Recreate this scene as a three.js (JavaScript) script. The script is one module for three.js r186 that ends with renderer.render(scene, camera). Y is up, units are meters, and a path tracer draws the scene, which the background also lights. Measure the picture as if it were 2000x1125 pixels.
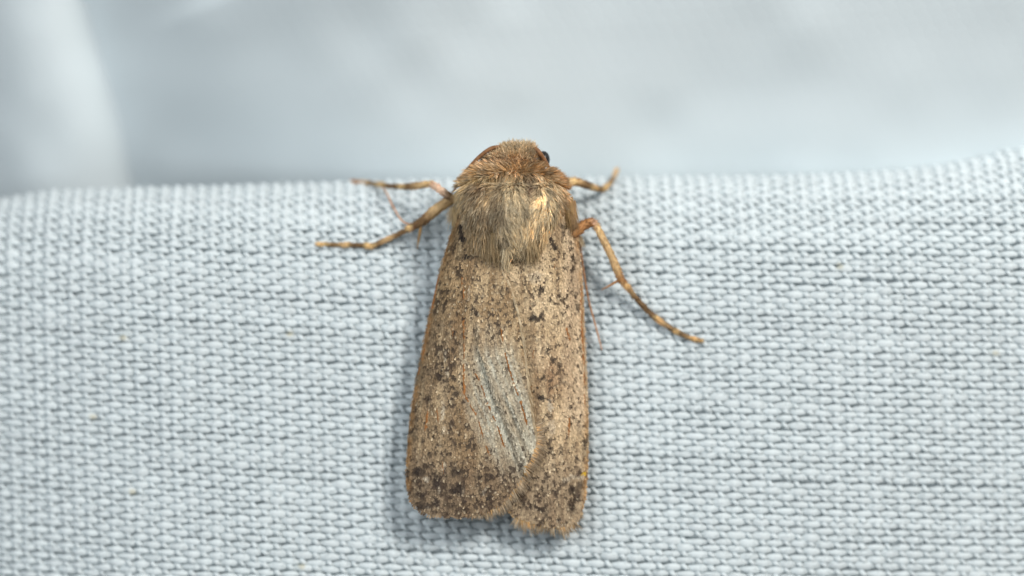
import * as THREE from 'three';
import { mergeGeometries } from 'three/addons/utils/BufferGeometryUtils.js';
import { Brush, Evaluator, ADDITION } from 'three-bvh-csg';

// ---------------------------------------------------------------- camera, light, exposure
// Lengths in the builders below are millimetres; MM turns them into metres.
const MM = 0.001;
const scene = new THREE.Scene();
const camera = new THREE.PerspectiveCamera(7.08, 16 / 9, 0.02, 5);
camera.position.set(0, 0, 200 * MM);
camera.lookAt(0, 0, 0);
camera.focus = 197.2 * MM;
camera.userData.fStop = 17;
scene.background = new THREE.Color(0.0, 0.0, 0.0);

function areaLight(name, color, intensity, size, at, to = [0, 0, 0]) {
  const l = new THREE.RectAreaLight(color, intensity, size * MM, size * MM);
  l.name = name; l.position.set(at[0] * MM, at[1] * MM, at[2] * MM); l.lookAt(to[0] * MM, to[1] * MM, to[2] * MM);
  scene.add(l);
}
areaLight('key_flash_light', new THREE.Color(1, 0.972, 0.925), 60, 50, [105, 100, 150]);
areaLight('fill_flash_light', new THREE.Color(0.925, 0.972, 1), 3.6, 220, [-120, 50, 210]);

const renderer = new THREE.WebGLRenderer({ antialias: true });
renderer.toneMapping = THREE.LinearToneMapping;
renderer.toneMappingExposure = 1;
renderer.shadowMap.enabled = true;

// ---------------------------------------------------------------- small tools
let seed = 12345;
const rnd = () => { seed = (seed * 1664525 + 1013904223) >>> 0; return seed / 4294967296; };
const gauss = () => (rnd() + rnd() + rnd() + rnd() - 2) * 0.87;
function hash(i, j, k) {
  let h = (Math.imul(i, 374761393) + Math.imul(j, 668265263) + Math.imul(k, 2147483647 ^ 0x5bd1e995)) | 0;
  h = Math.imul(h ^ (h >>> 13), 1274126177); h ^= h >>> 16;
  return (h >>> 0) / 4294967296;
}
function noise(x, y, k = 0) {            // value noise, 0..1
  const i = Math.floor(x), j = Math.floor(y);
  let fx = x - i, fy = y - j; fx = fx * fx * (3 - 2 * fx); fy = fy * fy * (3 - 2 * fy);
  const a = hash(i, j, k), b = hash(i + 1, j, k), c = hash(i, j + 1, k), d = hash(i + 1, j + 1, k);
  return a + (b - a) * fx + (c - a) * fy + (a - b - c + d) * fx * fy;
}
const fbm = (x, y, k = 0) => noise(x, y, k) * 0.55 + noise(x * 2.1, y * 2.1, k + 7) * 0.3 + noise(x * 4.3, y * 4.3, k + 13) * 0.15;
const clamp = (x, a = 0, b = 1) => Math.min(b, Math.max(a, x));
const smooth = (a, b, x) => { const t = clamp((x - a) / (b - a)); return t * t * (3 - 2 * t); };
const vary = (c, k) => [c[0] * k, c[1] * k, c[2] * k];
const lerp = (a, b, t) => a + (b - a) * t;
const mixc = (a, b, t) => [lerp(a[0], b[0], t), lerp(a[1], b[1], t), lerp(a[2], b[2], t)];
const lin = (c) => (c <= 0.04045 ? c / 12.92 : ((c + 0.055) / 1.055) ** 2.4);
const rgb = (r, g, b) => [lin(r / 255), lin(g / 255), lin(b / 255)];
// plan units: the moth and the cloth were measured on a 2000 x 1125 plan, 0.022 mm to the unit
const U = 0.022;
const X = (p) => (p - 1000) * U, Y = (p) => (562.5 - p) * U;
const PX = (x) => x / U + 1000, PY = (y) => 562.5 - y / U;
function curve(list) {                    // smooth y(x) through [x, y] pairs, flat beyond the ends
  const n = list.length, m = list.map((p, i) => {
    const a = list[Math.max(0, i - 1)], b = list[Math.min(n - 1, i + 1)];
    return (b[1] - a[1]) / (b[0] - a[0]);
  });
  return (x) => {
    if (x <= list[0][0]) return list[0][1];
    if (x >= list[n - 1][0]) return list[n - 1][1];
    let i = 0; while (x > list[i + 1][0]) i++;
    const w = list[i + 1][0] - list[i][0], t = (x - list[i][0]) / w, t2 = t * t, t3 = t2 * t;
    return list[i][1] * (2 * t3 - 3 * t2 + 1) + m[i] * w * (t3 - 2 * t2 + t) + list[i + 1][1] * (3 * t2 - 2 * t3) + m[i + 1] * w * (t3 - t2);
  };
}
const V = (x, y, z) => new THREE.Vector3(x, y, z);
function geometry(pos, idx, col, uv) {
  const g = new THREE.BufferGeometry();
  g.setAttribute('position', new THREE.BufferAttribute(new Float32Array(pos), 3));
  if (col) g.setAttribute('color', new THREE.BufferAttribute(new Float32Array(col), 3));
  if (uv) g.setAttribute('uv', new THREE.BufferAttribute(new Float32Array(uv), 2));
  g.setIndex(idx); g.computeVertexNormals();
  return g;
}
function part(name, geo, mat, parent, origin = [0, 0, 0]) {   // millimetres in the world -> metres from the thing's base
  geo.translate(-origin[0], -origin[1], -origin[2]); geo.scale(MM, MM, MM);
  const m = new THREE.Mesh(geo, mat); m.name = name; m.castShadow = m.receiveShadow = true;
  parent.add(m); return m;
}

// ---------------------------------------------------------------- the front cloth: a real plain weave
const edgeY = (() => { const c = curve([[-500, 420], [-150, 405], [0, 388], [60, 379], [110, 374], [250, 370], [500, 364], [750, 356], [1000, 351], [1250, 348], [1500, 345], [1700, 339], [1800, 331], [1900, 316], [2000, 294], [2150, 262], [2500, 240]]); return (x) => Y(c(PX(x))); })();
const EA = 5, EB = 3.6;                     // the fold's half axes
function zoff(x, y) {
  const yb = Math.max(0, -y - 3), xl = Math.max(0, -x - 10), xr = Math.max(0, x - 9), yr = Math.max(0, 1 - y);
  return 0.02 * yb - 0.0085 * xl * xl * (1 + 0.06 * yb) - 0.0035 * xr * yr * 1.6 + 0.35 * (noise(x * 0.13 + 9, y * 0.13 + 4, 3) - 0.5) + 0.12 * (noise(x * 0.35, y * 0.35, 5) - 0.5);
}
const profile = [];                       // [arc, drop below the edge, z]
{
  let arc = 0, last = null;
  const pts = [];
  for (let k = 0; k <= 60; k++) { const a = Math.PI / 2 - (k / 60) * Math.PI / 2; pts.push([EA * (1 - Math.sin(a)), EB * (Math.cos(a) - 1)]); }
  for (let k = 1; k <= 60; k++) pts.push([EA + k * 0.4, 0]);
  for (const p of pts) { if (last) arc += Math.hypot(p[0] - last[0], p[1] - last[1]); profile.push([arc, p[0], p[1]]); last = p; }
}
function along(v) {                       // [drop, z] at an arc length from the edge; behind it when negative
  const a = Math.abs(v); let lo = 0, hi = profile.length - 1;
  while (hi - lo > 1) { const m = (lo + hi) >> 1; if (profile[m][0] < a) lo = m; else hi = m; }
  const t = clamp((a - profile[lo][0]) / (profile[hi][0] - profile[lo][0])), d = lerp(profile[lo][1], profile[hi][1], t), z = lerp(profile[lo][2], profile[hi][2], t);
  return [d, v < 0 ? -2 * EB - z : z];
}
function clothAt(u, v) { const [d, z] = along(v), y = edgeY(u) - d; return V(u, y, z + zoff(u, y) * (v < 0 ? smooth(-5, 0, v) : 1)); }
function clothFrame(u, v) {
  const p = clothAt(u, v), a = clothAt(u + 0.02, v).sub(p), b = clothAt(u, v + 0.02).sub(p);
  return [p, b.cross(a).normalize()];
}
function clothZ(x, y) {
  const d = edgeY(x) - y; let z = -EB;
  if (d > 0) z = d < EA ? EB * (Math.sqrt(Math.max(0, 1 - ((EA - d) / EA) ** 2)) - 1) : 0;
  return z + zoff(x, y);
}
const WARP = 0.545, WEFT = 0.283;
const warpU = (i, v) => i * WARP + 0.16 * (noise(i * 0.9, v * 0.22, 21) - 0.5) + 0.07 * (noise(i * 1.9, v * 0.9, 23) - 0.5) + 0.022 * v + 0.12 * (noise(i * 0.11, v * 0.09, 22) - 0.5);
const rowWander = (j, u) => 0.035 * (hash(j, 3, 9) - 0.5) + 0.085 * (noise(j * 0.7, u * 0.25, 31) - 0.5) + 0.05 * (noise(j * 1.7, u * 1.1, 32) - 0.5);
const tilt = (u) => 0.048 * u - 0.0006 * u * u;
const weftV = (j, u) => j * WEFT + rowWander(j, u) + (edgeY(u) - edgeY(0)) + tilt(u);
const clothMat = new THREE.MeshPhysicalMaterial({ color: 0xffffff, vertexColors: true, roughness: 1, transmission: 0.3, thickness: 0, specularIntensity: 0.2 });
const CLOTH = [0.73, 0.787, 0.806];
const innerMat = new THREE.MeshStandardMaterial({ color: 0xffffff, vertexColors: true, roughness: 1, side: THREE.DoubleSide });
const specks = [[240, 660], [566, 652], [258, 962], [1945, 690], [590, 1105], [180, 815], [1640, 520]].map(([a, b]) => [X(a), Y(b)]);
function threadColor(p, tone) {
  let c = CLOTH.map((v) => v * tone);
  for (const s of specks) { const d = Math.hypot(p.x - s[0], (p.y - s[1]) * 1.3); if (d < 0.22) c = mixc(c, rgb(206, 190, 140), 0.45 * smooth(0.22, 0.08, d)); }
  return c;
}
const cloth = new THREE.Group(); cloth.name = 'woven_cloth';
cloth.userData = { label: 'pale blue coarsely woven cloth folded over, carrying the brown moth', category: 'cloth' };
scene.add(cloth);
const SIDES = 8;
function thread(samples, wide, tall) {    // samples: {p, n, t, w (width factor), tone}
  const pos = [], idx = [], col = [];
  samples.forEach((s, k) => {
    const b = V().crossVectors(s.t, s.n).normalize();
    for (let q = 0; q < SIDES; q++) {
      const a = q / SIDES * Math.PI * 2, f = 1 + 0.16 * (hash(k, q, s.id) - 0.5), cx = Math.cos(a) * wide * s.w * f, cz = Math.sin(a) * tall * (0.4 + 0.6 * s.w) * f;
      const p = s.p.clone().addScaledVector(b, cx).addScaledVector(s.n, cz);
      pos.push(p.x, p.y, p.z); col.push(...threadColor(p, s.tone));
      if (k) { const q2 = (q + 1) % SIDES, o = k * SIDES, r = o - SIDES; idx.push(r + q, o + q, r + q2, r + q2, o + q, o + q2); }
    }
  });
  return geometry(pos, idx, col);
}
const flat = (c) => Math.sign(c) * Math.abs(c) ** 0.8;
const weftPaths = [], JA = -14, JB = 84, IA = -56, IB = 56;
for (let j = JA; j <= JB; j++) {
  const s = [], tone0 = 0.97 + 0.06 * hash(j, 1, 2), thick = 0.92 + 0.18 * hash(j, 5, 2);
  for (let k = 0; k <= (IB - IA) * 6; k++) {
    const iu = IA + k / 6, i0 = Math.floor(iu), v0 = j * WEFT, u = lerp(warpU(i0, v0), warpU(i0 + 1, v0), iu - i0), v = weftV(j, u);
    const [p, n] = clothFrame(u, v), h = (0.078 + 0.05 * (hash(Math.round(iu), j, 14) - 0.5)) * flat(Math.cos(Math.PI * (iu + j)));
    p.addScaledVector(n, h);
    const slub = noise(u * 0.7, j * 3.1, 41), fine = noise(u * 2.2, j * 5.7, 42), over = Math.cos(Math.PI * (iu + j));
    s.push({ p, n, id: j, w: thick * (0.8 + 0.32 * slub * slub + 0.22 * fine + 0.55 * Math.max(0, slub - 0.72)) * (1 + (0.30 + 0.2 * (hash(Math.round(iu), j, 15) - 0.5)) * over), tone: tone0 * (0.97 + 0.06 * fine) });
  }
  s.forEach((a, k) => { a.t = s[Math.min(k + 1, s.length - 1)].p.clone().sub(s[Math.max(k - 1, 0)].p).normalize(); });
  part('weft_thread', thread(s, 0.128, 0.092), clothMat, cloth).name = j === JA ? 'weft_thread' : `weft_thread_${String(j - JA).padStart(3, '0')}`;
}
for (let i = IA; i <= IB; i++) {
  const s = [], tone0 = 0.98 + 0.06 * hash(i, 4, 6), thick = 0.85 + 0.3 * hash(i, 8, 6);
  for (let k = 0; k <= (JB - JA) * 6; k++) {
    const jv = JA + k / 6, v00 = jv * WEFT; let u = warpU(i, v00);
    const ph = Math.PI * (i + jv), c = -Math.cos(ph);
    u += 0.10 * Math.sin(ph) * -1;                       // each strand leans where it crosses
    const j0 = Math.floor(jv), v = lerp(weftV(j0, u), weftV(j0 + 1, u), jv - j0);
    const [p, n] = clothFrame(u, v);
    p.addScaledVector(n, (0.152 + 0.05 * (hash(i, Math.round(jv), 16) - 0.5)) * flat(c));
    s.push({ p, n, id: i + 500, w: thick * (0.85 + 0.3 * noise(i * 2.3, jv * 0.5, 51)), tone: tone0 });
  }
  s.forEach((a, k) => { a.t = s[Math.min(k + 1, s.length - 1)].p.clone().sub(s[Math.max(k - 1, 0)].p).normalize(); });
  part('warp_thread', thread(s, 0.098, 0.082), clothMat, cloth).name = i === IA ? 'warp_thread' : `warp_thread_${String(i - IA).padStart(3, '0')}`;
}
{ // loose fibres standing off the threads
  const gs = [];
  for (let n = 0; n < 11000; n++) {
    const u = (rnd() - 0.5) * 48, v = rnd() * 19 + 0.1, [p, nn] = clothFrame(u, v);
    const a = rnd() * Math.PI * 2, len = 0.2 + 0.5 * rnd() * rnd(), lift = 0.06 + 0.22 * rnd(), side = gauss() * 0.25;
    const e = V(Math.cos(a), Math.sin(a) * 0.8, 0), s = V(-e.y, e.x, 0), pos = [], idx = [], col = [], r = 0.006 + 0.004 * rnd();
    for (let k = 0; k <= 4; k++) {
      const t = k / 4, c = p.clone().addScaledVector(nn, 0.13 + lift * Math.sin(t * Math.PI) * 0.55).addScaledVector(e, (t - 0.5) * len).addScaledVector(s, side * len * Math.sin(t * 2.6));
      for (let q = 0; q < 3; q++) { const b = q / 3 * 6.283; pos.push(c.x + s.x * Math.cos(b) * r, c.y + s.y * Math.cos(b) * r, c.z + Math.sin(b) * r); col.push(...CLOTH.map((x) => x * 1.08)); }
      if (k) for (let q = 0; q < 3; q++) { const o = k * 3, m = o - 3, q2 = (q + 1) % 3; idx.push(m + q, o + q, m + q2, m + q2, o + q, o + q2); }
    }
    gs.push(geometry(pos, idx, col));
  }
  part('loose_fibre', mergeGeometries(gs), clothMat, cloth).userData.kind = 'stuff';
}

{ // the sheet is folded double: its inner layer lies just behind the outer weave
  const pos = [], idx = [], col = [], nu = 90, nv = 70;
  for (let j = 0; j <= nv; j++) for (let i = 0; i <= nu; i++) {
    const u = -30 + 60 * i / nu, v = -3.6 + 26.5 * j / nv, [p, n] = clothFrame(u, v); p.addScaledVector(n, -0.34 + 0.04 * hash(i, j, 17));
    pos.push(p.x, p.y, p.z); col.push(...CLOTH);
    if (i && j) { const o = j * (nu + 1) + i, r = o - nu - 1; idx.push(r - 1, o - 1, r, r, o - 1, o); }
  }
  part('inner_layer', geometry(pos, idx, col), innerMat, cloth);
}
// ---------------------------------------------------------------- the cloth behind
{
  const foot = curve([[-120, 150], [0, 182], [100, 205], [200, 231], [300, 250], [400, 264], [560, 280]]);
  const zb = (d, px, py) => {
    const w = 78 + 0.16 * py;
    const t = -d / w, e = -d - w, q = Math.min(d, 720);
    const fold = d > 0 ? -12.5 - 2.8 * d / w : t < 1 ? -12.5 + 1.4 * (1 - (1 - t) ** 2) : -11.1 - 0.85 * U * (e < 120 ? e * e / 240 : e - 60);
    const hollow = d < 0 ? -12.5 + 0.85 * d * U : -12.5 + 0.85 * (q - q * q / 1500) * U + 0.03 * Math.max(0, d - 720) * U;
    let z = (fold + hollow) / 2 + Math.sqrt(((fold - hollow) / 2) ** 2 + 0.012);
    const along_ = (px - 300) * 0.947 - (py - 78) * 0.322, off = (px - 300) * 0.322 + (py - 78) * 0.947;   // a crease
    z += 0.28 * Math.exp(-((off - 14) ** 2) / (2 * (off > 14 ? 60 : 22) ** 2)) * smooth(-40, 120, along_) * smooth(800, 250, along_);
    z += 0.6 * (noise(px * 0.0036, py * 0.0036, 61) - 0.5) + 0.18 * (noise(px * 0.011, py * 0.011, 62) - 0.5);
    return z + 0.75 * (370 - py) * U;
  };
  const pos = [], idx = [], uv = [], ny = 110, k = 1.06, ds = [];
  for (let q = 0; q <= 80; q++) ds.push(-1500 * (1 - q / 80) ** 1.5 - 0.5);
  for (let q = 0; q <= 130; q++) ds.push(2 + 3000 * (q / 130) ** 1.2);
  const nx = ds.length - 1;
  for (let j = 0; j <= ny; j++) for (let i = 0; i <= nx; i++) {
    const py = -180 + 760 * j / ny, px = foot(py) + ds[i], x = X(px) * k, y = Y(py) * k;
    pos.push(x, y, zb(ds[i], px, py)); uv.push(x * 0.86 + y * 0.5, y * 0.86 - x * 0.5);
    if (i && j) { const o = j * (nx + 1) + i, r = o - nx - 1; idx.push(r - 1, o - 1, r, r, o - 1, o); }
  }
  const n = 256, data = new Uint8Array(n * n * 4);          // 16 x 16 crossings of the same plain weave
  for (let y = 0; y < n; y++) for (let x = 0; x < n; x++) {
    const i = Math.floor(x / 16), j = Math.floor(y / 16), fx = (x / 16 - i) * 2 - 1, fy = (y / 16 - j) * 2 - 1;
    const over = (i + j) % 2, h = (over ? Math.sqrt(Math.max(0, 1 - fy * fy)) * (1 - 0.4 * fx * fx) : 0.8 * Math.sqrt(Math.max(0, 1 - fx * fx * 1.4)) * (1 - 0.4 * fy * fy)) * (0.7 + 0.3 * hash(i, j, 71));
    const o = (y * n + x) * 4; data[o] = data[o + 1] = data[o + 2] = h * 255; data[o + 3] = 255;
  }
  const tex = new THREE.DataTexture(data, n, n); tex.wrapS = tex.wrapT = THREE.RepeatWrapping; tex.magFilter = THREE.LinearFilter; tex.needsUpdate = true;
  tex.repeat.set(1 / (16 * WARP), 1 / (16 * WEFT));
  const g = geometry(pos, idx, null, uv);
  const mat = new THREE.MeshPhysicalMaterial({ color: new THREE.Color(0.705, 0.77, 0.795), roughness: 0.95, specularIntensity: 0.25, sheen: 0.25, sheenRoughness: 0.6, bumpMap: tex, bumpScale: 0.000004, side: THREE.DoubleSide });
  const m = part('background_cloth', g, mat, scene);
  m.userData = { label: 'blurred pale blue cloth with one bright upright fold, behind the moth', category: 'cloth', kind: 'structure' };
}

// ---------------------------------------------------------------- the moth
const BASE = [0, -2.5, 0];
const moth = new THREE.Group(); moth.name = 'moth'; moth.position.set(BASE[0] * MM, BASE[1] * MM, BASE[2] * MM);
moth.userData = { label: 'speckled brown moth resting with folded wings on the woven cloth', category: 'moth' };
scene.add(moth);
const mpart = (name, geo, mat, parent = moth) => part(name, geo, mat, parent, BASE);
const ALB = 1.0;                                          // sunlit tone to surface colour
const tone = (r, g, b) => rgb(r, g, b).map((v) => v * ALB);
const scaleMat = new THREE.MeshPhysicalMaterial({ color: 0xffffff, vertexColors: true, roughness: 0.6, specularIntensity: 0.4, side: THREE.DoubleSide });
const furMat = new THREE.MeshPhysicalMaterial({ color: 0xffffff, vertexColors: true, roughness: 0.6, specularIntensity: 0.5, transmission: 0.25, thickness: 0 });
const skinMat = new THREE.MeshPhysicalMaterial({ color: 0xffffff, vertexColors: true, roughness: 0.6, specularIntensity: 0.5 });

// the roof that the folded wings make
const XL = curve([[400, 905], [415, 896], [500, 868], [590, 845], [670, 828], [740, 814], [810, 803], [880, 797], [930, 795], [965, 797], [1045, 797]]);
const XR = curve([[400, 1112], [415, 1118], [480, 1130], [560, 1138], [650, 1142], [750, 1147], [830, 1149], [900, 1148], [960, 1146], [1045, 1144]]);
const RH = curve([[400, 3.0], [500, 2.8], [600, 2.75], [750, 2.6], [900, 2.35], [1045, 1.95]]);
const RC = curve([[400, 1.5], [500, 1.2], [600, 1.05], [750, 1.05], [900, 1.2], [1045, 1.4]]);
function roof(px, py) {
  const q = clamp((px - XL(py)) / (XR(py) - XL(py)), 0.0, 1), f = Math.pow(clamp(4 * q * (1 - q), 0, 1), 0.62);
  return lerp(RC(py), RH(py), f);
}
// the pleats of the upper wing run from the base of the grey patch to its fringe
const pleatX = curve([[600, 928], [625, 935], [687, 942], [713, 951], [767, 968], [800, 983], [853, 1003], [896, 1018], [960, 1038]]);
function pleats(px, py) {
  const a = smooth(590, 700, py) * smooth(985, 900, py), d = px - pleatX(py), d2 = px - pleatX(py) - 22, d3 = px - pleatX(py) + 24, d4 = px - pleatX(py) - 44;
  return a * (0.15 * Math.exp(-d * d / 46) - 0.02 * Math.exp(-((d - 9) ** 2) / 40) + 0.12 * smooth(720, 800, py) * Math.exp(-d2 * d2 / 44) + 0.03 * Math.exp(-d3 * d3 / 90) + 0.03 * Math.exp(-d4 * d4 / 60));
}
const ribs = (px, py, k) => 0.035 * (noise(px * 0.075, py * 0.006, k) - 0.5) + 0.05 * (noise(px * 0.03, py * 0.012, k + 1) - 0.5) + 0.02 * (noise(px * 0.12, py * 0.12, k + 2) - 0.5);
const zLeft = (px, py) => roof(px, py) + 0.17 + pleats(px, py) + ribs(px, py, 81);
const zRight = (px, py) => roof(px, py) - 0.1 + ribs(px, py, 91) - 0.3 * smooth(1085, 1020, px) * smooth(500, 600, py) - 0.08 * Math.exp(-((px - 1122) ** 2) / 60);

// markings, as [x, y, half width, half height, turn, strength]
const darkLeft = [[905, 569, 4, 7, 0, 0.8], [876, 567, 4, 5, 0, 0.7], [931, 609, 3, 9, -0.5, 0.9], [967, 559, 4, 4, 0, 0.8], [977, 566, 3, 3, 0, 0.7], [967, 570, 3, 3, 0, 0.7], [882, 582, 4, 5, 0, 0.5], [888, 586, 4, 3, 0, 0.5], [856, 595, 3, 7, 0.3, 0.7], [853, 585, 3, 5, 0, 0.6], [888, 650, 3, 10, -0.2, 0.9], [892, 668, 3, 8, 0, 0.8], [868, 672, 2, 8, 0, 0.5], [861, 733, 5, 7, 0.3, 0.9], [876, 740, 6, 3, 0, 0.8], [889, 735, 4, 6, 0, 0.9], [866, 712, 2, 10, 0, 0.6], [890, 712, 2, 10, 0, 0.6], [893, 764, 6, 6, 0, 0.9], [887, 777, 5, 4, 0, 0.6], [999, 757, 4, 7, 0, 0.6], [903, 455, 5, 14, -0.1, 1], [908, 468, 6, 6, 0, 1], [913, 501, 7, 6, 0, 1], [893, 426, 5, 5, 0, 0.7], [877, 463, 4, 5, 0, 0.7], [872, 500, 4, 5, 0, 0.5], [897, 505, 5, 3, 0, 0.6], [886, 520, 3, 4, 0, 0.5], [1007, 596, 6, 6, 0, 0.9], [1004, 605, 5, 4, 0, 0.8], [1012, 559, 3, 5, 0, 0.8], [988, 610, 4, 3, 0, 0.6], [975, 590, 3, 3, 0, 0.7], [955, 590, 3, 3, 0, 0.5], [945, 575, 3, 3, 0, 0.5], [976, 602, 3, 2, 0, 0.6], [916, 864, 5, 6, 0, 0.9], [841, 880, 5, 4, 0, 0.8], [864, 864, 4, 4, 0, 0.6], [880, 842, 4, 5, 0, 0.5], [956, 965, 6, 5, 0, 0.9], [823, 917, 11, 9, 0, 0.75], [825, 980, 12, 8, 0, 0.75], [822, 962, 9, 6, 0, 0.6], [892, 915, 9, 10, 0, 0.75], [896, 947, 13, 11, 0, 0.75], [855, 932, 7, 13, 0, 0.7], [881, 980, 14, 7, 0, 0.6], [855, 975, 7, 9, 0, 0.65], [915, 968, 8, 6, 0, 0.5], [936, 925, 8, 7, 0, 0.4], [941, 953, 7, 6, 0, 0.5], [815, 813, 5, 6, 0, 0.6], [812, 850, 4, 8, 0, 0.4], [845, 905, 8, 4, 0, 0.4], [905, 895, 5, 4, 0, 0.5], [840, 770, 3, 8, 0.1, 0.35], [852, 650, 3, 6, 0.2, 0.4], [1017, 905, 3, 9, 0.4, 0.5], [986, 945, 4, 10, 0.4, 0.45], [930, 870, 4, 4, 0, 0.5]];
const darkRight = [[1057, 563, 6, 5, 0.6, 1], [1052, 572, 4, 4, 0, 0.8], [1084, 591, 5, 4, 0, 0.9], [1073, 584, 4, 4, 0, 0.7], [1040, 619, 7, 6, 0, 1], [1048, 622, 6, 3, 0.4, 0.9], [1056, 614, 3, 4, -0.6, 0.8], [1024, 631, 4, 3, 0, 0.8], [1127, 598, 4, 8, 0, 0.8], [1121, 575, 3, 5, 0, 0.5], [1068, 684, 3, 6, -0.3, 0.8], [1080, 699, 6, 6, 0, 0.8], [1091, 709, 5, 7, -0.3, 0.8], [1089, 722, 4, 6, 0, 0.7], [1094, 735, 4, 7, 0, 0.6], [1056, 773, 6, 6, 0, 1], [1049, 768, 4, 4, 0, 0.6], [1100, 745, 5, 4, 0, 0.6], [1086, 750, 4, 4, 0, 0.6], [1063, 735, 3, 5, 0, 0.6], [1095, 872, 4, 5, 0, 0.7], [1076, 875, 4, 7, 0, 0.7], [1089, 1010, 6, 5, 0, 0.8], [1116, 953, 10, 7, 0, 0.65], [1132, 944, 6, 8, 0, 0.7], [1098, 938, 6, 5, 0, 0.6], [1080, 955, 10, 6, 0, 0.4], [1060, 990, 10, 6, 0, 0.4], [1115, 990, 9, 8, 0, 0.55], [1125, 970, 7, 7, 0, 0.6], [1040, 985, 8, 5, 0, 0.4], [1079, 476, 4, 11, -0.55, 1], [1083, 483, 4, 5, 0, 1], [1100, 443, 6, 6, 0, 0.8], [1116, 440, 5, 6, 0, 0.8], [1110, 455, 4, 4, 0, 0.5], [1105, 500, 3, 3, 0, 0.4], [1120, 515, 3, 8, 0, 0.5], [1030, 560, 3, 3, 0, 0.5], [1024, 585, 4, 3, 0, 0.5], [1040, 590, 4, 3, 0, 0.6], [1066, 600, 3, 3, 0, 0.5], [1034, 655, 3, 3, 0, 0.6], [1048, 660, 3, 3, 0, 0.5], [1105, 620, 3, 3, 0, 0.4], [1080, 640, 3, 3, 0, 0.4], [1074, 810, 4, 5, 0, 0.6], [1062, 850, 3, 5, 0, 0.5], [1130, 830, 4, 14, 0, 0.4], [1118, 870, 4, 5, 0, 0.4], [1080, 905, 5, 4, 0, 0.4], [1138, 880, 4, 16, 0, 0.4]];
const palePatches = [[835, 931, 4, 5, 0, 0.6], [869, 909, 4, 10, 0, 0.5], [838, 983, 4, 5, 0, 0.4], [860, 945, 3, 10, 0, 0.4], [872, 690, 3, 10, 0, 0.55], [868, 800, 3, 14, 0, 0.6], [870, 835, 3, 8, 0, 0.4], [905, 955, 3, 8, 0, 0.3], [947, 955, 3, 7, 0.4, 0.5], [1073, 789, 5, 10, 0, 0.6], [1128, 927, 16, 4, 0.1, 0.5], [1105, 932, 8, 4, 0, 0.4], [1075, 830, 8, 14, 0, 0.35], [1045, 840, 5, 14, 0, 0.3], [1045, 540, 12, 10, 0, 0.35], [918, 575, 2, 14, 0, 0.4], [876, 725, 3, 8, 0, 0.45]];
const blob = (list, px, py) => { let s = 0; for (const [x, y, a, b, t, k] of list) { const dx = px - x, dy = py - y; if (Math.abs(dx) > 34 || Math.abs(dy) > 34) continue; const c = Math.cos(t), n = Math.sin(t), u = (dx * c + dy * n) / a, v = (dy * c - dx * n) / b, r = u * u + v * v; if (r < 5) s = Math.max(s, k * smooth(1.9, 0.5, r + 1.7 * (noise(px * 0.33, py * 0.33, 101) - 0.5))); } return s; };
function pale(px, py) {                   // the grey, rubbed streaks that fan out over the upper wing
  const w = 16 * (noise(px * 0.06, py * 0.03, 161) - 0.5), y = py + 50 * (noise(px * 0.09, py * 0.03, 162) - 0.5);
  const a = curve([[600, 926], [700, 908], [800, 914], [870, 940], [960, 1000]])(py) + w, b = curve([[600, 945], [640, 1000], [750, 1038], [860, 1066], [960, 1056]])(py);
  const st = noise((px - pleatX(py)) * 0.17, py * 0.010, 163);
  return smooth(590, 720, y) * smooth(990, 860, y) * smooth(a - 24, a + 50, px) * smooth(b + 4, b - 34, px) * (0.55 + 0.5 * smooth(0.2, 0.7, st));
}
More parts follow.
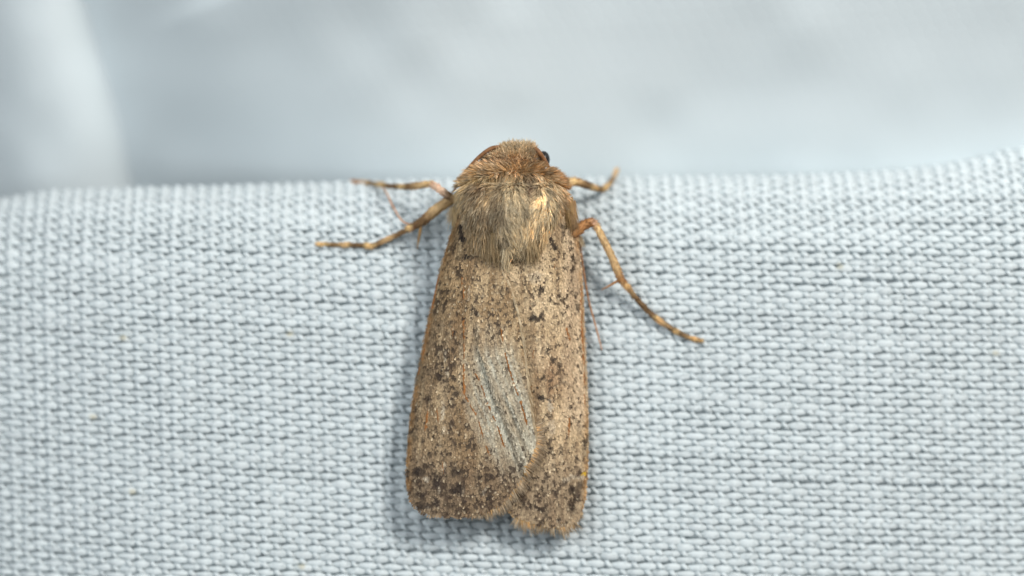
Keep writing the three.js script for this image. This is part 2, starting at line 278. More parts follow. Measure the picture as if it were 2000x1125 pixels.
function wingColor(px, py, right) {
  const n1 = fbm(px * 0.035, py * 0.022, 111), n2 = noise(px * 0.22, py * 0.15, 112), n3 = noise(px * 0.46, py * 0.32, 113);
  const n4 = noise(px * 0.07, py * 0.05, 117);
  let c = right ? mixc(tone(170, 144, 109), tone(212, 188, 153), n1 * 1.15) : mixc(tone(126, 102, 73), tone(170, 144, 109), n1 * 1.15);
  const along_ = px - 985 + (right ? -1 : 1) * (py - 415) * (right ? 0.02 : 0.12), sk = noise(along_ * 0.13, py * 0.009, right ? 171 : 172);
  c = mixc(c, tone(112, 84, 56), 0.45 * smooth(0.6, 0.85, sk)); c = mixc(c, tone(222, 198, 160), 0.35 * smooth(0.4, 0.15, sk));
  const low = smooth(850, 940, py) * (0.75 + 0.25 * n4);
  c = mixc(c, tone(116, 98, 80), (right ? 0.66 : 0.66) * low);
  if (!right) c = mixc(c, tone(128, 112, 92), 0.4 * smooth(905, 870, px) * (0.4 + n4) * smooth(560, 640, py));
  else { c = mixc(c, tone(214, 188, 158), 0.45 * smooth(1085, 1112, px) * smooth(860, 800, py)); c = mixc(c, tone(150, 112, 82), 0.5 * Math.exp(-((px - 1080) ** 2) / 600 - ((py - 730) ** 2) / 2000)); }
  if (!right) c = mixc(c, mixc(tone(158, 155, 140), tone(202, 199, 182), n2), 0.88 * pale(px, py));
  c = mixc(c, tone(220, 202, 168), (0.34 - 0.2 * low) * smooth(0.55, 0.95, n2 * 0.6 + n3 * 0.4));
  c = mixc(c, tone(206, 196, 176), blob(palePatches, px, py) * 0.8);
  const den = 0.635 - 0.11 * low - 0.10 * smooth(0.45, 0.7, n4) + (right ? 0.03 : 0) + (right ? 0 : 0.2 * pale(px, py));
  c = mixc(c, tone(62, 48, 38), 0.88 * smooth(den, den + 0.14, n2 * 0.62 + n3 * 0.38));
  c = mixc(c, tone(38, 31, 29), 0.93 * blob(right ? darkRight : darkLeft, px, py));
  const e = right ? XR(py) - px : px - XL(py);
  if (e < 14) c = mixc(c, tone(186, 138, 84), 0.5 * smooth(14, 3, e) * smooth(0.25, 0.6, noise(px * 0.1, py * 0.05, 115)));
  if (right && Math.hypot(px - 1140, (py - 921) * 0.8) < 4) c = tone(220, 180, 60);
  return c;
}
// bare orange veins: [half width, [x, y] ...]
const veinsLeft = [[1.5, [907, 560], [907, 583]], [1.5, [904, 540], [904, 556]], [1.9, [907, 622], [908, 662]], [1.7, [908, 668], [908, 700]], [2, [907, 708], [908, 766], [915, 780]], [1.8, [919, 788], [924, 796], [931, 808]], [1.5, [935, 818], [942, 840], [945, 852]], [1.6, [950, 866], [957, 885]], [2, [930, 727], [936, 740]], [1.5, [940, 748], [950, 775]], [1.8, [953, 784], [958, 797]], [2.2, [963, 808], [968, 818]], [1.8, [972, 828], [979, 850], [985, 868]], [1.6, [979, 640], [982, 665]], [1.9, [987, 687], [993, 713], [1003, 745]], [1.5, [1005, 750], [1012, 770]], [1.9, [1016, 780], [1024, 806], [1029, 826]], [2.3, [838, 797], [836, 815], [833, 837]], [1.6, [855, 795], [858, 820]], [1.3, [866, 895], [868, 920]], [2.2, [857, 541], [850, 580], [846, 603]], [1.6, [840, 632], [836, 650]], [1.8, [832, 672], [826, 702]], [1.3, [822, 715], [818, 735]], [1.3, [886, 640], [886, 655]]];
const veinsRight = [[1.3, [1082, 513], [1081, 525]], [1.3, [1133, 560], [1134, 600]], [1.8, [1134, 606], [1135, 640]], [2.2, [1135, 642], [1137, 680]], [1.6, [1138, 684], [1139, 712]], [1.4, [1139, 718], [1140, 750]], [1.7, [1140, 770], [1141, 795]], [2.2, [1105, 641], [1107, 650], [1112, 664]], [2.1, [1111, 811], [1110, 830], [1109, 848]], [1.3, [1037, 752], [1039, 765]], [1.3, [1042, 680], [1040, 700]]];
function nearVein(list, px, py) {
  for (const [w, ...p] of list) for (let i = 1; i < p.length; i++) {
    const [ax, ay] = p[i - 1], [bx, by] = p[i], t = clamp(((px - ax) * (bx - ax) + (py - ay) * (by - ay)) / ((bx - ax) ** 2 + (by - ay) ** 2));
    if (Math.hypot(px - lerp(ax, bx, t), py - lerp(ay, by, t)) < w + 0.1) return true;
  }
  return false;
}
// outlines: left and right border at each height
const leftWing = { right: false, y0: 405, y1: 1004, z: zLeft, dark: darkLeft, veins: veinsLeft,
  a: curve([[405, 903], [415, 896], [500, 868], [590, 845], [670, 828], [740, 814], [810, 803], [880, 797], [930, 795], [950, 797], [966, 801], [980, 809], [990, 819], [998, 834], [1002, 852], [1004, 890]]),
  b: curve([[405, 975], [500, 972], [515, 978], [560, 1000], [640, 1020], [720, 1030], [800, 1040], [835, 1046], [855, 1047], [880, 1040], [905, 1028], [930, 1016], [950, 1003], [970, 986], [985, 966], [996, 944], [1002, 920], [1004, 895]]) };
const rightWing = { right: true, y0: 405, y1: 1023, z: zRight, dark: darkRight, veins: veinsRight,
  a: curve([[405, 1040], [500, 975], [600, 955], [700, 943], [800, 938], [900, 945], [960, 976], [985, 993], [995, 1001], [1005, 1014], [1012, 1034], [1018, 1056], [1022, 1078], [1023, 1090]]),
  b: curve([[405, 1114], [415, 1118], [480, 1130], [560, 1138], [650, 1142], [750, 1147], [830, 1149], [900, 1148], [935, 1146], [960, 1144], [985, 1139], [1000, 1134], [1012, 1124], [1019, 1112], [1023, 1094]]) };
function surfacePoint(w, px, py) { return V(X(px), Y(py), w.z(px, py)); }
function surfaceNormal(w, px, py) {
  const h = 1.5, dx = (w.z(px + h, py) - w.z(px - h, py)) / (2 * h * U), dy = -(w.z(px, py + h) - w.z(px, py - h)) / (2 * h * U);
  return V(-clamp(dx, -2, 2), -clamp(dy, -2, 2), 1).normalize();
}
const scaleGeo = (() => {                 // one wing scale: narrow stalk, rounded scalloped tip, slightly arched
  const pos = [0, 0, 0], rows = [[0.35, 0.62, 0.02], [0.72, 1, 0.03], [0.96, 0.72, 0.01]], idx = [], col = [1, 1, 1];
  for (const [y, w, z] of rows) for (const s of [-1, 0, 1]) { pos.push(s * w * 0.5, -y - (s ? 0 : 0.06), z * 1.5 + (s ? -0.05 : 0.04)); col.push(1, 1, 1); }
  idx.push(0, 2, 1, 0, 3, 2);
  for (let r = 0; r < 2; r++) for (let s = 0; s < 2; s++) { const o = 1 + r * 3 + s; idx.push(o, o + 1, o + 3, o + 1, o + 4, o + 3); }
  return geometry(pos, idx, col);
})();
scaleGeo.scale(MM, MM, MM);
function hairGeo(list) {                  // list of {pts: [Vector3 x 4], r, col}: three-sided tapering hairs
  const pos = [], idx = [], col = []; let o = 0;
  for (const { pts, r, c, tip } of list) {
    const d = pts[pts.length - 1].clone().sub(pts[0]).normalize(), a = V(d.z, 0.3, -d.x).cross(d).normalize(), b = V().crossVectors(d, a);
    const n = pts.length - 1;
    pts.forEach((p, k) => {
      const rr = k === n ? r * 0.15 : r * (1 - 0.45 * k / n), cc = tip ? mixc(c, tip, k / n) : c;
      for (let q = 0; q < 3; q++) { const g = q * 2.0944, u = Math.cos(g) * rr, v = Math.sin(g) * rr; pos.push(p.x + a.x * u + b.x * v, p.y + a.y * u + b.y * v, p.z + a.z * u + b.z * v); col.push(...cc); }
      if (k) for (let q = 0; q < 3; q++) { const m = o + k * 3, l = m - 3, q2 = (q + 1) % 3; idx.push(l + q, m + q, l + q2, l + q2, m + q, m + q2); }
    });
    o += pts.length * 3;
  }
  return geometry(pos, idx, col);
}
const strand = (p, d, len, curl, n = 3) => { const pts = []; for (let k = 0; k <= n; k++) { const t = k / n; pts.push(p.clone().addScaledVector(d, len * t).addScaledVector(curl, len * t * t)); } return pts; };

function buildWing(w, label) {
  const rows = [], nx = 84;
  for (let y = w.y0; y < w.y1 - 24; y += 4) rows.push(y);
  for (let k = 0; k <= 18; k++) rows.push(w.y1 - 24 * (1 - k / 18) ** 1.8 - (k === 18 ? 0.02 : 0));
  const pos = [], col = [], idx = [], W = nx + 1, N = rows.length * W;
  for (const under of [0, 1]) for (const y of rows) {
    const a = w.a(y), b = Math.max(w.b(y), a + 0.5);
    for (let i = 0; i <= nx; i++) {
      const e = i / nx, px = lerp(a, b, e), p = surfacePoint(w, px, y);
      pos.push(p.x, p.y, p.z - (under ? 0.05 : 0.0));
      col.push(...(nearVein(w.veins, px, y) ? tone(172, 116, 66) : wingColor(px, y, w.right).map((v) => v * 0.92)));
    }
  }
  for (let j = 1; j < rows.length; j++) for (let i = 1; i <= nx; i++) {
    const o = j * W + i, r = o - W;
    idx.push(r - 1, o - 1, r, r, o - 1, o); idx.push(N + r - 1, N + r, N + o - 1, N + r, N + o, N + o - 1);
  }
  const rim = [];
  for (let i = 0; i <= nx; i++) rim.push(i);
  for (let j = 1; j < rows.length; j++) rim.push(j * W + nx);
  for (let i = nx - 1; i >= 0; i--) rim.push((rows.length - 1) * W + i);
  for (let j = rows.length - 2; j > 0; j--) rim.push(j * W);
  for (let k = 0; k < rim.length; k++) { const p = rim[k], q = rim[(k + 1) % rim.length]; idx.push(p, q, N + p, q, N + q, N + p); }
  const wing = mpart('forewing', geometry(pos, idx, col), skinMat);
  wing.userData.label = label;
  // scales
  const mats = [], cols = [], m = new THREE.Matrix4(), o = new THREE.Vector3();
  for (let y = w.y0 + 4; y < w.y1 - 1; y += 3.3) {
    const a = w.a(y), b = w.b(y);
    for (let x = a + 0.8; x < b - 0.8; x += 2.5) {
      const px = x + gauss() * 1.1, py = y + gauss() * 1.5;
      if (px < a || px > b || py > w.y1 - 1) continue;
      if (nearVein(w.veins, px, py + 3)) continue;
      if (w.right && px < leftWing.b(py) - 9) continue;             // under the other wing
      const n = surfaceNormal(w, px, py), p = surfacePoint(w, px, py);
      const gray = w.right ? 0 : pale(px, py);
      const turn = gauss() * (0.5 - 0.3 * gray) + (px - 985) * 0.0008, lift = 0.07 + 0.09 * Math.abs(gauss()) + 0.05 * rnd();
      let down = V(Math.sin(turn), -Math.cos(turn), 0); down.addScaledVector(n, -down.dot(n)).normalize();
      const side = V().crossVectors(n, down).negate().normalize();
      const dl = down.clone().multiplyScalar(Math.cos(lift)).addScaledVector(n, Math.sin(lift)), nn = V().crossVectors(side, dl).negate();
      const len = 0.135 * (0.75 + 0.5 * rnd()), wid = 0.085 * (0.7 + 0.5 * rnd());
      o.set(p.x - BASE[0], p.y - BASE[1], p.z - BASE[2]).addScaledVector(n, 0.008 + 0.012 * rnd()).multiplyScalar(MM);
      const yb = dl.clone().negate();
      m.makeBasis(side.clone().multiplyScalar(wid), yb.multiplyScalar(len), V().crossVectors(side, dl.clone().negate()).multiplyScalar(len)); m.setPosition(o);
      mats.push(m.clone());
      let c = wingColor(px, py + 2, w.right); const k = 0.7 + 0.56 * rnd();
      const spot = rnd(); if (spot < 0.035) c = mixc(c, tone(226, 206, 172), 0.45); else if (spot > 0.94) c = mixc(c, tone(58, 46, 38), 0.65);
      cols.push(c.map((v) => v * k));
    }
  }
  const inst = new THREE.InstancedMesh(scaleGeo, scaleMat, mats.length); inst.name = 'wing_scales'; inst.userData.kind = 'stuff'; inst.castShadow = inst.receiveShadow = true;
  mats.forEach((q, i) => { inst.setMatrixAt(i, q); inst.setColorAt(i, new THREE.Color(...cols[i])); });
  wing.add(inst);
  // bare veins, slightly raised
  let vn = 0;
  for (const [hw, ...pts] of w.veins) {
    const c = new THREE.CatmullRomCurve3((pts.length > 2 ? pts : [pts[0], [(pts[0][0] + pts[1][0]) / 2 + gauss() * 0.8, (pts[0][1] + pts[1][1]) / 2], pts[1]]).map(([x, y]) => surfacePoint(w, x, y).addScaledVector(surfaceNormal(w, x, y), 0.012)));
    const g = new THREE.TubeGeometry(c, 14, hw * U * 0.6, 6);
    const pp = g.attributes.position; for (let i = 0; i < pp.count; i++) { const t = Math.floor(i / 7) / 14; const q = c.getPoint(t), s = Math.max(0.12, Math.sin(Math.PI * clamp(t, 0.03, 0.97)) ** 0.5) * (0.75 + 0.5 * noise(t * 5, hw * 9, vn)); pp.setXYZ(i, q.x + (pp.getX(i) - q.x) * s, q.y + (pp.getY(i) - q.y) * s, q.z + (pp.getZ(i) - q.z) * s); }
    g.computeVertexNormals();
    mpart('vein', g, veinMat, wing).name = vn ? `vein_${String(vn).padStart(3, '0')}` : 'vein'; vn++;
  }
  return wing;
}
const veinMat = new THREE.MeshPhysicalMaterial({ color: new THREE.Color(...tone(160, 106, 58)), roughness: 0.45, specularIntensity: 0.6 });
const wingL = buildWing(leftWing, 'upper forewing with a grey pleated patch and fringed tip');
const wingR = buildWing(rightWing, 'lower forewing, tucked under the other one');
// fringes: hairs along the outer margin, two bands of colour
function fringe(w, wing, path, len, skip) {
  const c = new THREE.CatmullRomCurve3(path.map(([x, y]) => V(x, y, 0))), list = [], n = Math.round(c.getLength() * 5);
  for (let k = 0; k < n; k++) {
    const t = clamp((k + rnd()) / n), p = c.getPointAt(t), tg = c.getTangentAt(t);
    let out = V(-tg.y, tg.x, 0); if (out.y < 0 && Math.abs(out.y) > Math.abs(out.x)) out.negate(); if (out.x < 0 && Math.abs(out.x) > Math.abs(out.y)) out.negate();
    const clump = noise(t * n / 42, 3, 121), gap = skip ? skip(t) : 1;
    const layer = rnd(), back = 1 + 6 * rnd(), l = len * (0.45 + 0.5 * rnd() + 0.6 * clump * clump) * gap * (layer < 0.45 ? 0.55 : 1);
    const ax = p.x - out.x * back, ay = p.y - out.y * back, r0 = surfacePoint(w, ax, ay);
    r0.z += -0.06 + 0.06 * rnd();
    const d = V(0.65 * out.x + gauss() * 0.2 + 0.35 * (clump - 0.5) * 2 * tg.x, -(out.y + gauss() * 0.2 + 0.35 * (clump - 0.5) * 2 * tg.y), 0.0).normalize(); d.z = -0.16 + gauss() * 0.06;
    const base = layer < 0.45 ? tone(236, 194, 134) : mixc(tone(176, 146, 112), tone(226, 208, 178), rnd());
    list.push({ pts: strand(r0, d, l * U, V(0, 0, -0.08), 3), r: 0.013 + 0.012 * rnd(), c: vary(base, 0.65 + 0.65 * rnd()), tip: layer < 0.45 ? null : mixc(tone(150, 126, 98), tone(226, 208, 180), rnd()) });
  }
  mpart('fringe', hairGeo(list), furMat, wing).userData.kind = 'stuff';
}
fringe(leftWing, wingL, [[1044, 828], [1048, 850], [1046, 868], [1036, 895], [1018, 926], [1002, 950], [984, 972], [962, 988], [940, 996], [905, 1001], [870, 1003]], 25, (t) => 1 - 0.72 * smooth(0.7, 0.86, t));
fringe(rightWing, wingR, [[995, 989], [1003, 1000], [1014, 1010], [1035, 1015], [1060, 1020], [1090, 1023], [1112, 1018], [1126, 1008], [1134, 999]], 25, (t) => 1 - 0.6 * smooth(0.82, 1, t));

{
  const list = [];
  for (let k = 0; k < 750; k++) {
    const y = 515 + 325 * rnd(), x = leftWing.b(y) - 1 - 3 * rnd(), p = surfacePoint(leftWing, x, y); p.z += 0.01;
    list.push({ pts: strand(p, V(0.25 + gauss() * 0.12, -1, 0.02 + gauss() * 0.08).normalize(), 0.3 + 0.3 * rnd(), V(0, 0, -0.05)), r: 0.012 + 0.01 * rnd(), c: mixc(tone(176, 150, 114), tone(238, 222, 190), rnd()) });
  }
  mpart('margin_hair', hairGeo(list), furMat, wingL).userData.kind = 'stuff';
}
// ---------------------------------------------------------------- body: head, thorax, abdomen and legs in one surface
const bodyX = curve([[281, 1015], [295, 1010], [310, 1004], [330, 1000], [360, 1001], [400, 1001], [430, 998], [470, 990], [520, 987], [930, 990]]);
const bodyW = curve([[279, 2], [288, 8], [293, 22], [302, 33], [314, 45], [332, 66], [345, 82], [360, 95], [385, 101], [410, 98], [430, 91], [460, 78], [490, 67], [560, 58], [700, 55], [880, 30], [930, 4]]);
const bodyZ = curve([[279, 1.7], [310, 1.6], [345, 1.7], [420, 1.85], [490, 1.6], [530, 1.25], [700, 1.0], [930, 0.8]]);
const bodyH = curve([[279, 0.05], [288, 0.15], [293, 0.55], [301, 0.95], [314, 1.3], [335, 1.5], [350, 1.65], [375, 1.95], [420, 2.0], [470, 1.75], [500, 1.2], [530, 0.8], [560, 0.7], [700, 0.7], [880, 0.45], [930, 0.1]]);
function relief(px, py) {                 // shoulder lobes and the crest between them
  const g = (x, y, a, b) => Math.exp(-((px - x) ** 2) / (2 * a * a) - ((py - y) ** 2) / (2 * b * b));
  return 0.28 * g(925, 425, 20, 42) + 0.34 * g(1062, 412, 20, 40) + 0.3 * g(998, 425, 20, 55) - 0.22 * g(962, 465, 8, 32) - 0.2 * g(1036, 400, 7, 40) + 0.3 * g(1000, 340, 70, 9) - 0.25 * g(1000, 357, 75, 6) - 0.2 * g(1000, 322, 50, 6);
}
function bodyPoint(py, a) {
  const px = bodyX(py) + Math.cos(a) * bodyW(py), s = Math.sin(a);
  return V(X(px), Y(py), bodyZ(py) + s * bodyH(py) + (s > 0 ? Math.min(1, s * 2) * relief(px, py) : 0));
}
function bodyNormal(py, a) { const p = bodyPoint(py, a), u = bodyPoint(py, a + 0.02).sub(p), v = bodyPoint(py + 1, a).sub(p); const n = V().crossVectors(u, v).normalize(); return n.dot(V(Math.cos(a), 0, Math.sin(a))) < 0 ? n.negate() : n; }
function loft(rings, color) {             // closed surface through rings of points
  const pos = [], idx = [], col = [], n = rings[0].length, m = rings.length;
  rings.forEach((r, k) => r.forEach((p, q) => { pos.push(p.x, p.y, p.z); col.push(...color(k, q, p)); if (k) { const q2 = (q + 1) % n, o = k * n, l = o - n; idx.push(l + q, o + q, l + q2, l + q2, o + q, o + q2); } }));
  for (const [k, s] of [[0, 1], [m - 1, -1]]) { const c = rings[k].reduce((t, p) => t.add(p), V(0, 0, 0)).multiplyScalar(1 / n), id = pos.length / 3; pos.push(c.x, c.y, c.z); col.push(...color(k, 0, c)); for (let q = 0; q < n; q++) { const q2 = (q + 1) % n; s > 0 ? idx.push(id, k * n + q, k * n + q2) : idx.push(id, k * n + q2, k * n + q); } }
  const g = geometry(pos, idx, col); g.setAttribute('uv', new THREE.BufferAttribute(new Float32Array(pos.length / 3 * 2), 2));
  return g;
}
function outward(g) {                     // turn the faces outward if the signed volume is negative
  const p = g.attributes.position, id = g.index.array; let v = 0;
  const a = V(), b = V(), c = V();
  for (let i = 0; i < id.length; i += 3) { a.fromBufferAttribute(p, id[i]); b.fromBufferAttribute(p, id[i + 1]); c.fromBufferAttribute(p, id[i + 2]); v += a.dot(b.cross(c)); }
  if (v < 0) { for (let i = 0; i < id.length; i += 3) { const t = id[i + 1]; id[i + 1] = id[i + 2]; id[i + 2] = t; } g.computeVertexNormals(); }
  return g;
}
const trunkRings = [];
for (let k = 0; k <= 110; k++) { const py = 288.5 + (929 - 288.5) * (k / 110) ** 1.5, r = []; for (let q = 0; q < 44; q++) r.push(bodyPoint(py, q / 44 * Math.PI * 2)); trunkRings.push(r); }
const trunk = outward(loft(trunkRings, () => tone(120, 98, 70)));

// legs: [x, y, height above the cloth, width, tone]; tones: 0 tan, 1 brown, 2 pale ring, 3 pinkish, 4 orange brown
const LEGTONES = [tone(204, 172, 126), tone(124, 97, 66), tone(234, 204, 148), tone(228, 196, 168), tone(176, 128, 82)];
const legs = [
  { name: 'left front', pts: [[905, 400, 2.6, 13, 0], [880, 386, 2.9, 13, 1], [866, 376, 3.1, 13, 3], [850, 364, 3.1, 13, 3], [842, 360, 3.0, 11, 2], [820, 362, 2.5, 13, 0], [800, 364, 2.1, 11, 1], [786, 364, 1.8, 8, 2], [776, 363, 1.6, 7, 1], [758, 362, 1.3, 7, 1], [744, 359, 1.1, 9, 2], [728, 357, 0.8, 7, 1], [712, 354, 0.6, 7, 0], [695, 353, 0.45, 6, 4], [681, 351, 0.35, 3.5, 4]] },
  { name: 'left middle', pts: [[915, 372, 1.9, 16, 1], [893, 386, 1.9, 17, 1], [870, 398, 1.9, 20, 0], [850, 412, 1.75, 21, 0], [833, 427, 1.45, 19, 1], [820, 437, 1.2, 15, 1], [811, 441, 1.05, 11, 1], [803, 445, 0.95, 12, 2], [797, 448, 0.85, 9, 1], [778, 458, 0.6, 9, 1], [760, 466, 0.45, 9, 0], [738, 476, 0.32, 9, 1], [728, 480, 0.26, 9, 2], [720, 480, 0.22, 9, 2], [712, 479, 0.2, 7, 1], [690, 479, 0.15, 7, 1], [683, 478, 0.14, 7.5, 2], [672, 478, 0.12, 6, 0], [650, 478, 0.1, 6, 1], [632, 477, 0.08, 5, 2], [616, 476, 0.06, 3, 0]] },
  { name: 'right front', pts: [[1085, 375, 2.6, 15, 1], [1105, 362, 2.9, 16, 0], [1118, 355, 2.9, 16, 2], [1128, 356, 2.7, 14, 0], [1145, 361, 2.2, 13, 1], [1160, 366, 1.7, 10, 2], [1170, 368, 1.3, 9, 1], [1179, 368, 1.1, 10, 2], [1188, 361, 0.95, 8, 0], [1196, 352, 0.8, 8, 1], [1202, 342, 0.6, 7, 0], [1206, 333, 0.45, 5, 2], [1208, 328, 0.35, 3, 4]] },
  { name: 'right middle', pts: [[1095, 462, 1.8, 18, 4], [1122, 455, 2.0, 20, 4], [1138, 442, 2.1, 19, 4], [1150, 436, 2.15, 16, 4], [1158, 436, 2.1, 14, 3], [1164, 444, 2.0, 12, 2], [1175, 464, 1.8, 14, 0], [1190, 494, 1.45, 15, 0], [1203, 524, 1.1, 16, 0], [1212, 545, 0.85, 13, 4], [1220, 556, 0.72, 11, 2], [1226, 562, 0.64, 9, 0], [1240, 580, 0.5, 9.5, 1], [1258, 600, 0.36, 10, 1], [1272, 614, 0.28, 9.5, 1], [1281, 621, 0.24, 10, 2], [1290, 628, 0.22, 8, 0], [1308, 640, 0.18, 8, 1], [1316, 645, 0.16, 8, 2], [1328, 651, 0.14, 7, 1], [1345, 659, 0.11, 6.5, 0], [1352, 661, 0.1, 6.5, 2], [1362, 664, 0.09, 5, 0], [1373, 666, 0.07, 3, 2]] },
];
function sweep(pts, color, sides = 10, per = 5) {   // pts: [Vector3, width in mm]
  const c = new THREE.CatmullRomCurve3(pts.map((p) => p[0]), false, 'centripetal'), n = (pts.length - 1) * per, rings = [];
  let ref = V(0, 0, 1);
  for (let k = 0; k <= n; k++) {
    const s = k / n, i = Math.min(pts.length - 2, Math.floor(k / per)), f = k / per - i, p = c.getPoint(s), t = c.getTangent(s), r = lerp(pts[i][1], pts[i + 1][1], f * f * (3 - 2 * f)) / 2;
    const a = V().crossVectors(ref, t).normalize(), b = V().crossVectors(t, a), ring = [];
    for (let q = 0; q < sides; q++) { const g = q / sides * Math.PI * 2, w = r * (1 + 0.07 * (hash(k, q, 5) - 0.5)); ring.push(p.clone().addScaledVector(a, Math.cos(g) * w).addScaledVector(b, Math.sin(g) * w)); }
    rings.push(ring);
  }
  return outward(loft(rings, (k, q, p) => color(k / per, p)));
}
const onCloth = ([x, y, h]) => V(X(x), Y(y), clothZ(X(x), Y(y)) + 0.17 + h);
const legHairs = [], legGeos = [], legScales = [];
for (const leg of legs) {
  const pts = leg.pts.map((p) => [onCloth(p), p[3] * U * 0.95]);
  const color = (k, p) => {
    const i = clamp(Math.floor(k), 0, leg.pts.length - 2), f = clamp(k - i);
    return mixc(LEGTONES[leg.pts[i][4]], LEGTONES[leg.pts[i + 1][4]], f).map((v) => v * (0.78 + 0.44 * noise(p.x * 16, p.y * 16, 131)));
  };
  legGeos.push(sweep(pts, color));
  // hair scales lying along the leg and a few bristles standing off it
  const c = new THREE.CatmullRomCurve3(pts.map((p) => p[0]), false, 'centripetal'), n = Math.round(c.getLength() * 260);
  for (let k = 0; k < n; k++) {
    const s = rnd() * 0.985, j = s * (pts.length - 1), i = Math.min(pts.length - 2, Math.floor(j)), r = lerp(pts[i][1], pts[i + 1][1], j - i) / 2, t = c.getTangent(s), g = rnd() * 6.283;
    const a = V(0, 0, 1).cross(t).normalize(), b = V().crossVectors(t, a), d = a.multiplyScalar(Math.cos(g)).addScaledVector(b, Math.sin(g)), p = c.getPoint(s).addScaledVector(d, r * 0.92);
    const bristle = rnd() < 0.035 && r > 0.09, dir = t.clone().addScaledVector(d, bristle ? 0.9 : 0.2 + 0.3 * rnd()).normalize();
    const col = vary(color(j, p.clone().addScalar(3 * rnd())), 0.8 + 0.7 * rnd());
    legHairs.push({ pts: strand(p, dir, bristle ? 0.2 + 0.12 * rnd() : 0.09 + 0.12 * rnd(), V(0, 0, 0), 2), r: bristle ? 0.009 : 0.011 + 0.006 * rnd(), c: bristle ? tone(150, 96, 74) : col });
  }
}
// tibial spurs belong to the legs
legGeos.push(sweep([[onCloth([824, 436, 1.2]), 0.12], [onCloth([821, 452, 1.0]), 0.13], [onCloth([818, 468, 0.75]), 0.1], [onCloth([815, 487, 0.5]), 0.03]], (k, p) => tone(150, 118, 76)));
legGeos.push(sweep([[onCloth([1211, 546, 0.85]), 0.11], [onCloth([1200, 552, 0.75]), 0.11], [onCloth([1188, 559, 0.6]), 0.08], [onCloth([1174, 566, 0.45]), 0.03]], (k, p) => tone(176, 122, 72)));
let bodyGeo;
try {
  const ev = new Evaluator(); ev.attributes = ['position', 'normal', 'color', 'uv']; ev.useGroups = false;
  let b = new Brush(trunk); b.updateMatrixWorld();
  for (const g of legGeos) { const l = new Brush(g); l.updateMatrixWorld(); b = ev.evaluate(b, l, ADDITION); b.updateMatrixWorld(); }
  bodyGeo = b.geometry; console.log('body joined', bodyGeo.attributes.position.count);
} catch (e) { console.log('csg failed: ' + e.message); bodyGeo = mergeGeometries([trunk, ...legGeos]); }
const body = mpart('body', bodyGeo, skinMat);
mpart('leg_hair', hairGeo(legHairs), furMat, body).userData.kind = 'stuff';

// fur of head and thorax
function furColor(px, py) {
  const n = fbm(px * 0.045, py * 0.03, 141), n2 = noise(px * 0.12, py * 0.08, 142);
  const st = noise(px * 0.24 + 4 * noise(px * 0.02, py * 0.02, 143), py * 0.07, 144);
  let c = mixc(tone(126, 97, 62), tone(204, 172, 122), n * 1.2 - 0.05);
  const g = (x, y, a, b) => Math.exp(-((px - x) ** 2) / (2 * a * a) - ((py - y) ** 2) / (2 * b * b));
  c = mixc(c, tone(210, 194, 160), clamp(1.2 * g(1005, 385, 20, 26) + 0.95 * g(1022, 440, 26, 36) + 0.9 * g(998, 478, 20, 26)) * (0.7 + 0.4 * n2));
  c = mixc(c, tone(232, 214, 176), clamp(1.15 * g(1066, 408, 18, 30) + 0.7 * g(1052, 440, 20, 26) + 0.5 * g(1010, 480, 12, 10)) * 0.95);
  c = mixc(c, tone(188, 166, 118), 0.7 * g(945, 362, 18, 12) + 0.5 * g(905, 385, 14, 26));
  c = mixc(c, tone(112, 82, 60), 0.75 * g(940, 378, 14, 8) + 0.7 * g(1033, 366, 9, 14) + 0.85 * g(1040, 378, 8, 10) + 0.5 * g(1085, 392, 10, 8));
  c = mixc(c, tone(84, 68, 54), 0.6 * g(972, 420, 24, 22) + 0.5 * g(925, 425, 22, 26) + 0.5 * g(958, 478, 20, 18) + 0.5 * g(1045, 490, 14, 12));
  c = mixc(c, tone(176, 134, 82), 0.85 * smooth(352, 338, py + 0.0014 * (px - 995) ** 2 * -2.2) * smooth(300, 322, py) + 0.55 * smooth(1078, 1100, px));
  c = mixc(c, tone(176, 152, 116), 0.9 * smooth(322, 300, py));
  c = mixc(c, tone(222, 208, 178), 0.9 * g(1042, 286, 9, 14) + 0.35 * g(1020, 282, 22, 8));
  c = mixc(c, tone(150, 96, 52), 0.55 * g(985, 322, 45, 4) + 0.5 * g(1046, 303, 7, 10));
  c = mixc(c, tone(78, 62, 46), 0.62 * smooth(0.52, 0.2, st));
  return mixc(c, tone(236, 222, 192), 0.4 * smooth(0.6, 0.9, st));
}
const fur = [], FURK = 1.65;
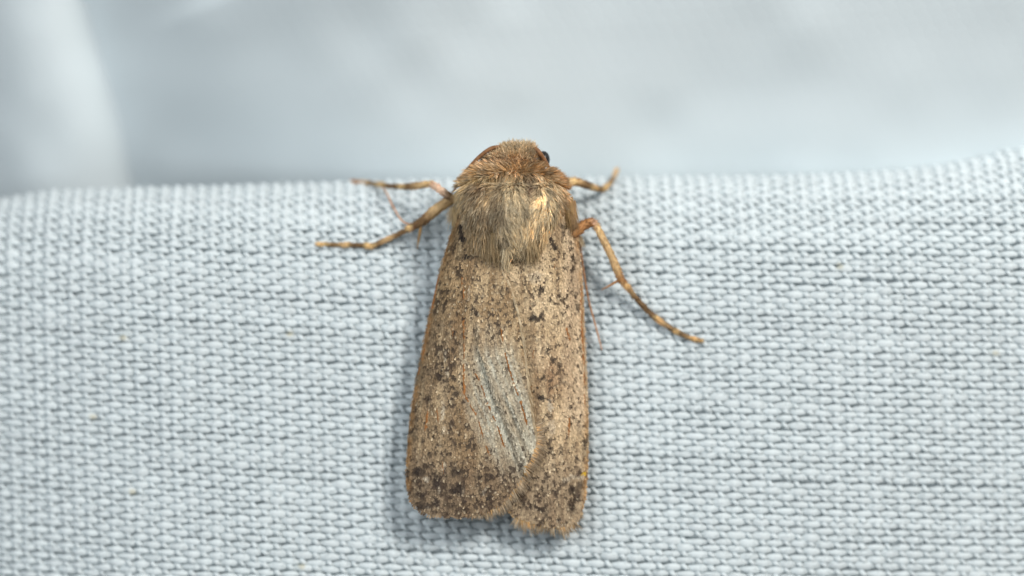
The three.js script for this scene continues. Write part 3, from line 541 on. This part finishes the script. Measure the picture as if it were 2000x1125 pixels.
for (let n = 0; n < 15000; n++) {
  const py = 289 + 197 * Math.pow(rnd(), 0.92), a = lerp(-0.35, Math.PI + 0.35, rnd());
  const p = bodyPoint(py, a), nn = bodyNormal(py, a), px = PX(p.x), dx = (px - bodyX(py)) / (bodyW(py) + 6);
  if (Math.hypot(px - 1066, py - 314) < 20 && px > 1044) continue;
  const collar = py + 0.0022 * (px - 998) ** 2 * -1;            // height measured along the curved collar
  let d, len, lift, r = 0.015 + 0.02 * rnd() * rnd(), curl = V(gauss() * 0.22, gauss() * 0.14, gauss() * 0.12);
  if (py < 322) { d = V(gauss() * 0.4 + dx * 0.15, 0.3 + gauss() * 0.4, 0.2); lift = 1.0; len = 0.3 + 0.2 * rnd(); }
  else if (collar < 345 && py < 372) { d = V(dx * 0.5 + gauss() * 0.4, -0.35 + gauss() * 0.45, 0); lift = 1.1 + 0.6 * rnd(); len = 0.26 + 0.22 * rnd(); }
  else {
    const swirl = noise(px * 0.02, py * 0.02, 151) - 0.5 + 0.7 * (noise(px * 0.07, py * 0.05, 152) - 0.5);
    d = V((px < 960 ? -0.05 : px < 1000 ? 0.5 * smooth(400, 450, py) : px < 1036 ? -0.35 * smooth(390, 450, py) : -0.12) + swirl * 0.9 + gauss() * 0.32, -1, 0);
    lift = 0.2 + 0.4 * rnd(); len = 0.3 + 0.3 * rnd() + 0.2 * smooth(440, 480, py); curl.z -= 0.16;
  }
  d.addScaledVector(nn, -d.dot(nn)).normalize().addScaledVector(nn, lift).normalize();
  if (py > 400 && Math.abs(dx) > 0.86) len *= 0.6;
  const tipP = p.clone().addScaledVector(d, len);
  const c = vary(furColor(px, py + (py > 345 ? 10 : 0)), FURK * (0.5 + 1.15 * rnd() * rnd() + 0.3 * rnd()));
  fur.push({ pts: strand(p, d, len, curl, 3), r, c, tip: mixc(c, tone(240, 226, 196), 0.5 * rnd()) });
}
// tufts where the shoulder lobes end on the wings
for (const [x0, y0, x1, y1, n, c0] of [[912, 435, 925, 505, 300, tone(150, 128, 94)], [930, 455, 972, 510, 420, tone(150, 128, 94)], [985, 460, 990, 520, 420, tone(200, 186, 156)], [1025, 455, 1048, 500, 320, tone(160, 140, 106)], [1056, 425, 1064, 475, 200, tone(206, 184, 144)], [886, 405, 893, 432, 160, tone(158, 136, 100)], [1104, 385, 1118, 432, 320, tone(150, 124, 84)], [1112, 392, 1123, 445, 160, tone(140, 112, 78)]]) for (let k = 0; k < n; k++) {
  const px = lerp(x0, x1, rnd()), py = lerp(y0, lerp(y0, y1, 0.55), rnd()), zt = Math.max(roof(px, py) + 0.12, (() => { const q = clamp((px - bodyX(py)) / bodyW(py), -1, 1); return bodyZ(py) + bodyH(py) * Math.sqrt(1 - q * q); })());
  const d = V((x1 - x0) * 0.004 + gauss() * 0.22, -1, -0.12 + 0.2 * rnd()).normalize();
  const c = vary(c0, FURK * (0.65 + 0.7 * rnd()));
  fur.push({ pts: strand(V(X(px), Y(py), zt - 0.02), d, 0.55 + 0.5 * rnd(), V(gauss() * 0.1, 0, -0.12 + 0.1 * rnd())), r: 0.012 + 0.008 * rnd(), c, tip: mixc(c, tone(226, 212, 182), 0.3 * rnd()) });
}
// pale hairs at the leg bases
for (let k = 0; k < 260; k++) { const L = k < 150, p = V(X(L ? 889 + gauss() * 7 : 1128 + gauss() * 5), Y(L ? 410 + gauss() * 10 : 462 + gauss() * 6), 0.5 + 0.5 * rnd()); fur.push({ pts: strand(p, V((L ? -0.5 : 0.4) + gauss() * 0.3, -0.8 + gauss() * 0.3, gauss() * 0.3).normalize(), 0.3 + 0.3 * rnd(), V(0, 0, 0)), r: 0.012, c: tone(226, 206, 172) }); }
mpart('fur', hairGeo(fur), furMat, body).userData.kind = 'stuff';

// eyes
const eyeMat = new THREE.MeshPhysicalMaterial({ color: new THREE.Color(0.012, 0.011, 0.01), roughness: 0.32 });
for (const [x, y, z] of [[1061, 314, 1.75], [948, 322, 1.3]]) {
  const g = new THREE.SphereGeometry(0.32, 40, 28); g.scale(0.85, 1.15, 1); g.translate(X(x), Y(y), z);
  mpart('eye', g, eyeMat).name = x > 1000 ? 'eye' : 'eye_001';
}
// antennae: thread-like, of many short joints
const feelers = [
  [[[978, 289], 2.3, 6], [[960, 293], 2.3, 8], [[937, 309], 2.1, 8], [[916, 331], 1.8, 6.5], [[901, 350], 1.4, 5.5], [[891, 367], 0.9, 4.4], [[878, 383], 0.2, 3.8], [[855, 408], 'c', 0.75, 3.6], [[830, 428], 'c', 0.6, 3.4], [[808, 437], 'c', 0.55, 3.4], [[795, 437], 'c', 0.6, 3.2], [[784, 430], 'c', 0.65, 3.2], [[772, 412], 'c', 0.75, 3.1], [[763, 395], 'c', 0.85, 3], [[756, 380], 'c', 0.95, 2.9], [[746, 364], 'c', 1.0, 2.4]],
  [[[1044, 292], 2.3, 7], [[1052, 300], 2.35, 8.5], [[1061, 312], 2.2, 8], [[1071, 329], 2.1, 6.5], [[1081, 344], 1.9, 5.5], [[1098, 375], 1.1, 4.5], [[1118, 420], 0.75, 4.2], [[1130, 465], 0.7, 4], [[1138, 520], 'c', 0.75, 4], [[1145, 565], 'c', 0.7, 3.8], [[1152, 598], 'c', 0.6, 3.6], [[1161, 630], 'c', 0.5, 3.2], [[1169, 660], 'c', 0.4, 2.9], [[1175, 683], 'c', 0.35, 2]],
];
const feelerMat = new THREE.MeshPhysicalMaterial({ color: 0xffffff, vertexColors: true, roughness: 0.5, specularIntensity: 0.5 });
feelers.forEach((f, n) => {
  const pts = f.map((e) => { const [x, y] = e[0]; return e[1] === 'c' ? [V(X(x), Y(y), clothZ(X(x), Y(y)) + 0.17 + e[2]), e[3] * U] : [V(X(x), Y(y), e[1]), e[2] * U]; });
  mpart('antenna', sweep(pts, (k, p) => mixc(tone(118, 84, 56), tone(184, 130, 88), clamp(k / 14)).map((v) => v * (0.85 + 0.3 * hash(Math.floor(k * 5), 2, 3))), 8, 8), feelerMat).name = n ? 'antenna_001' : 'antenna';
});
renderer.render(scene, camera);
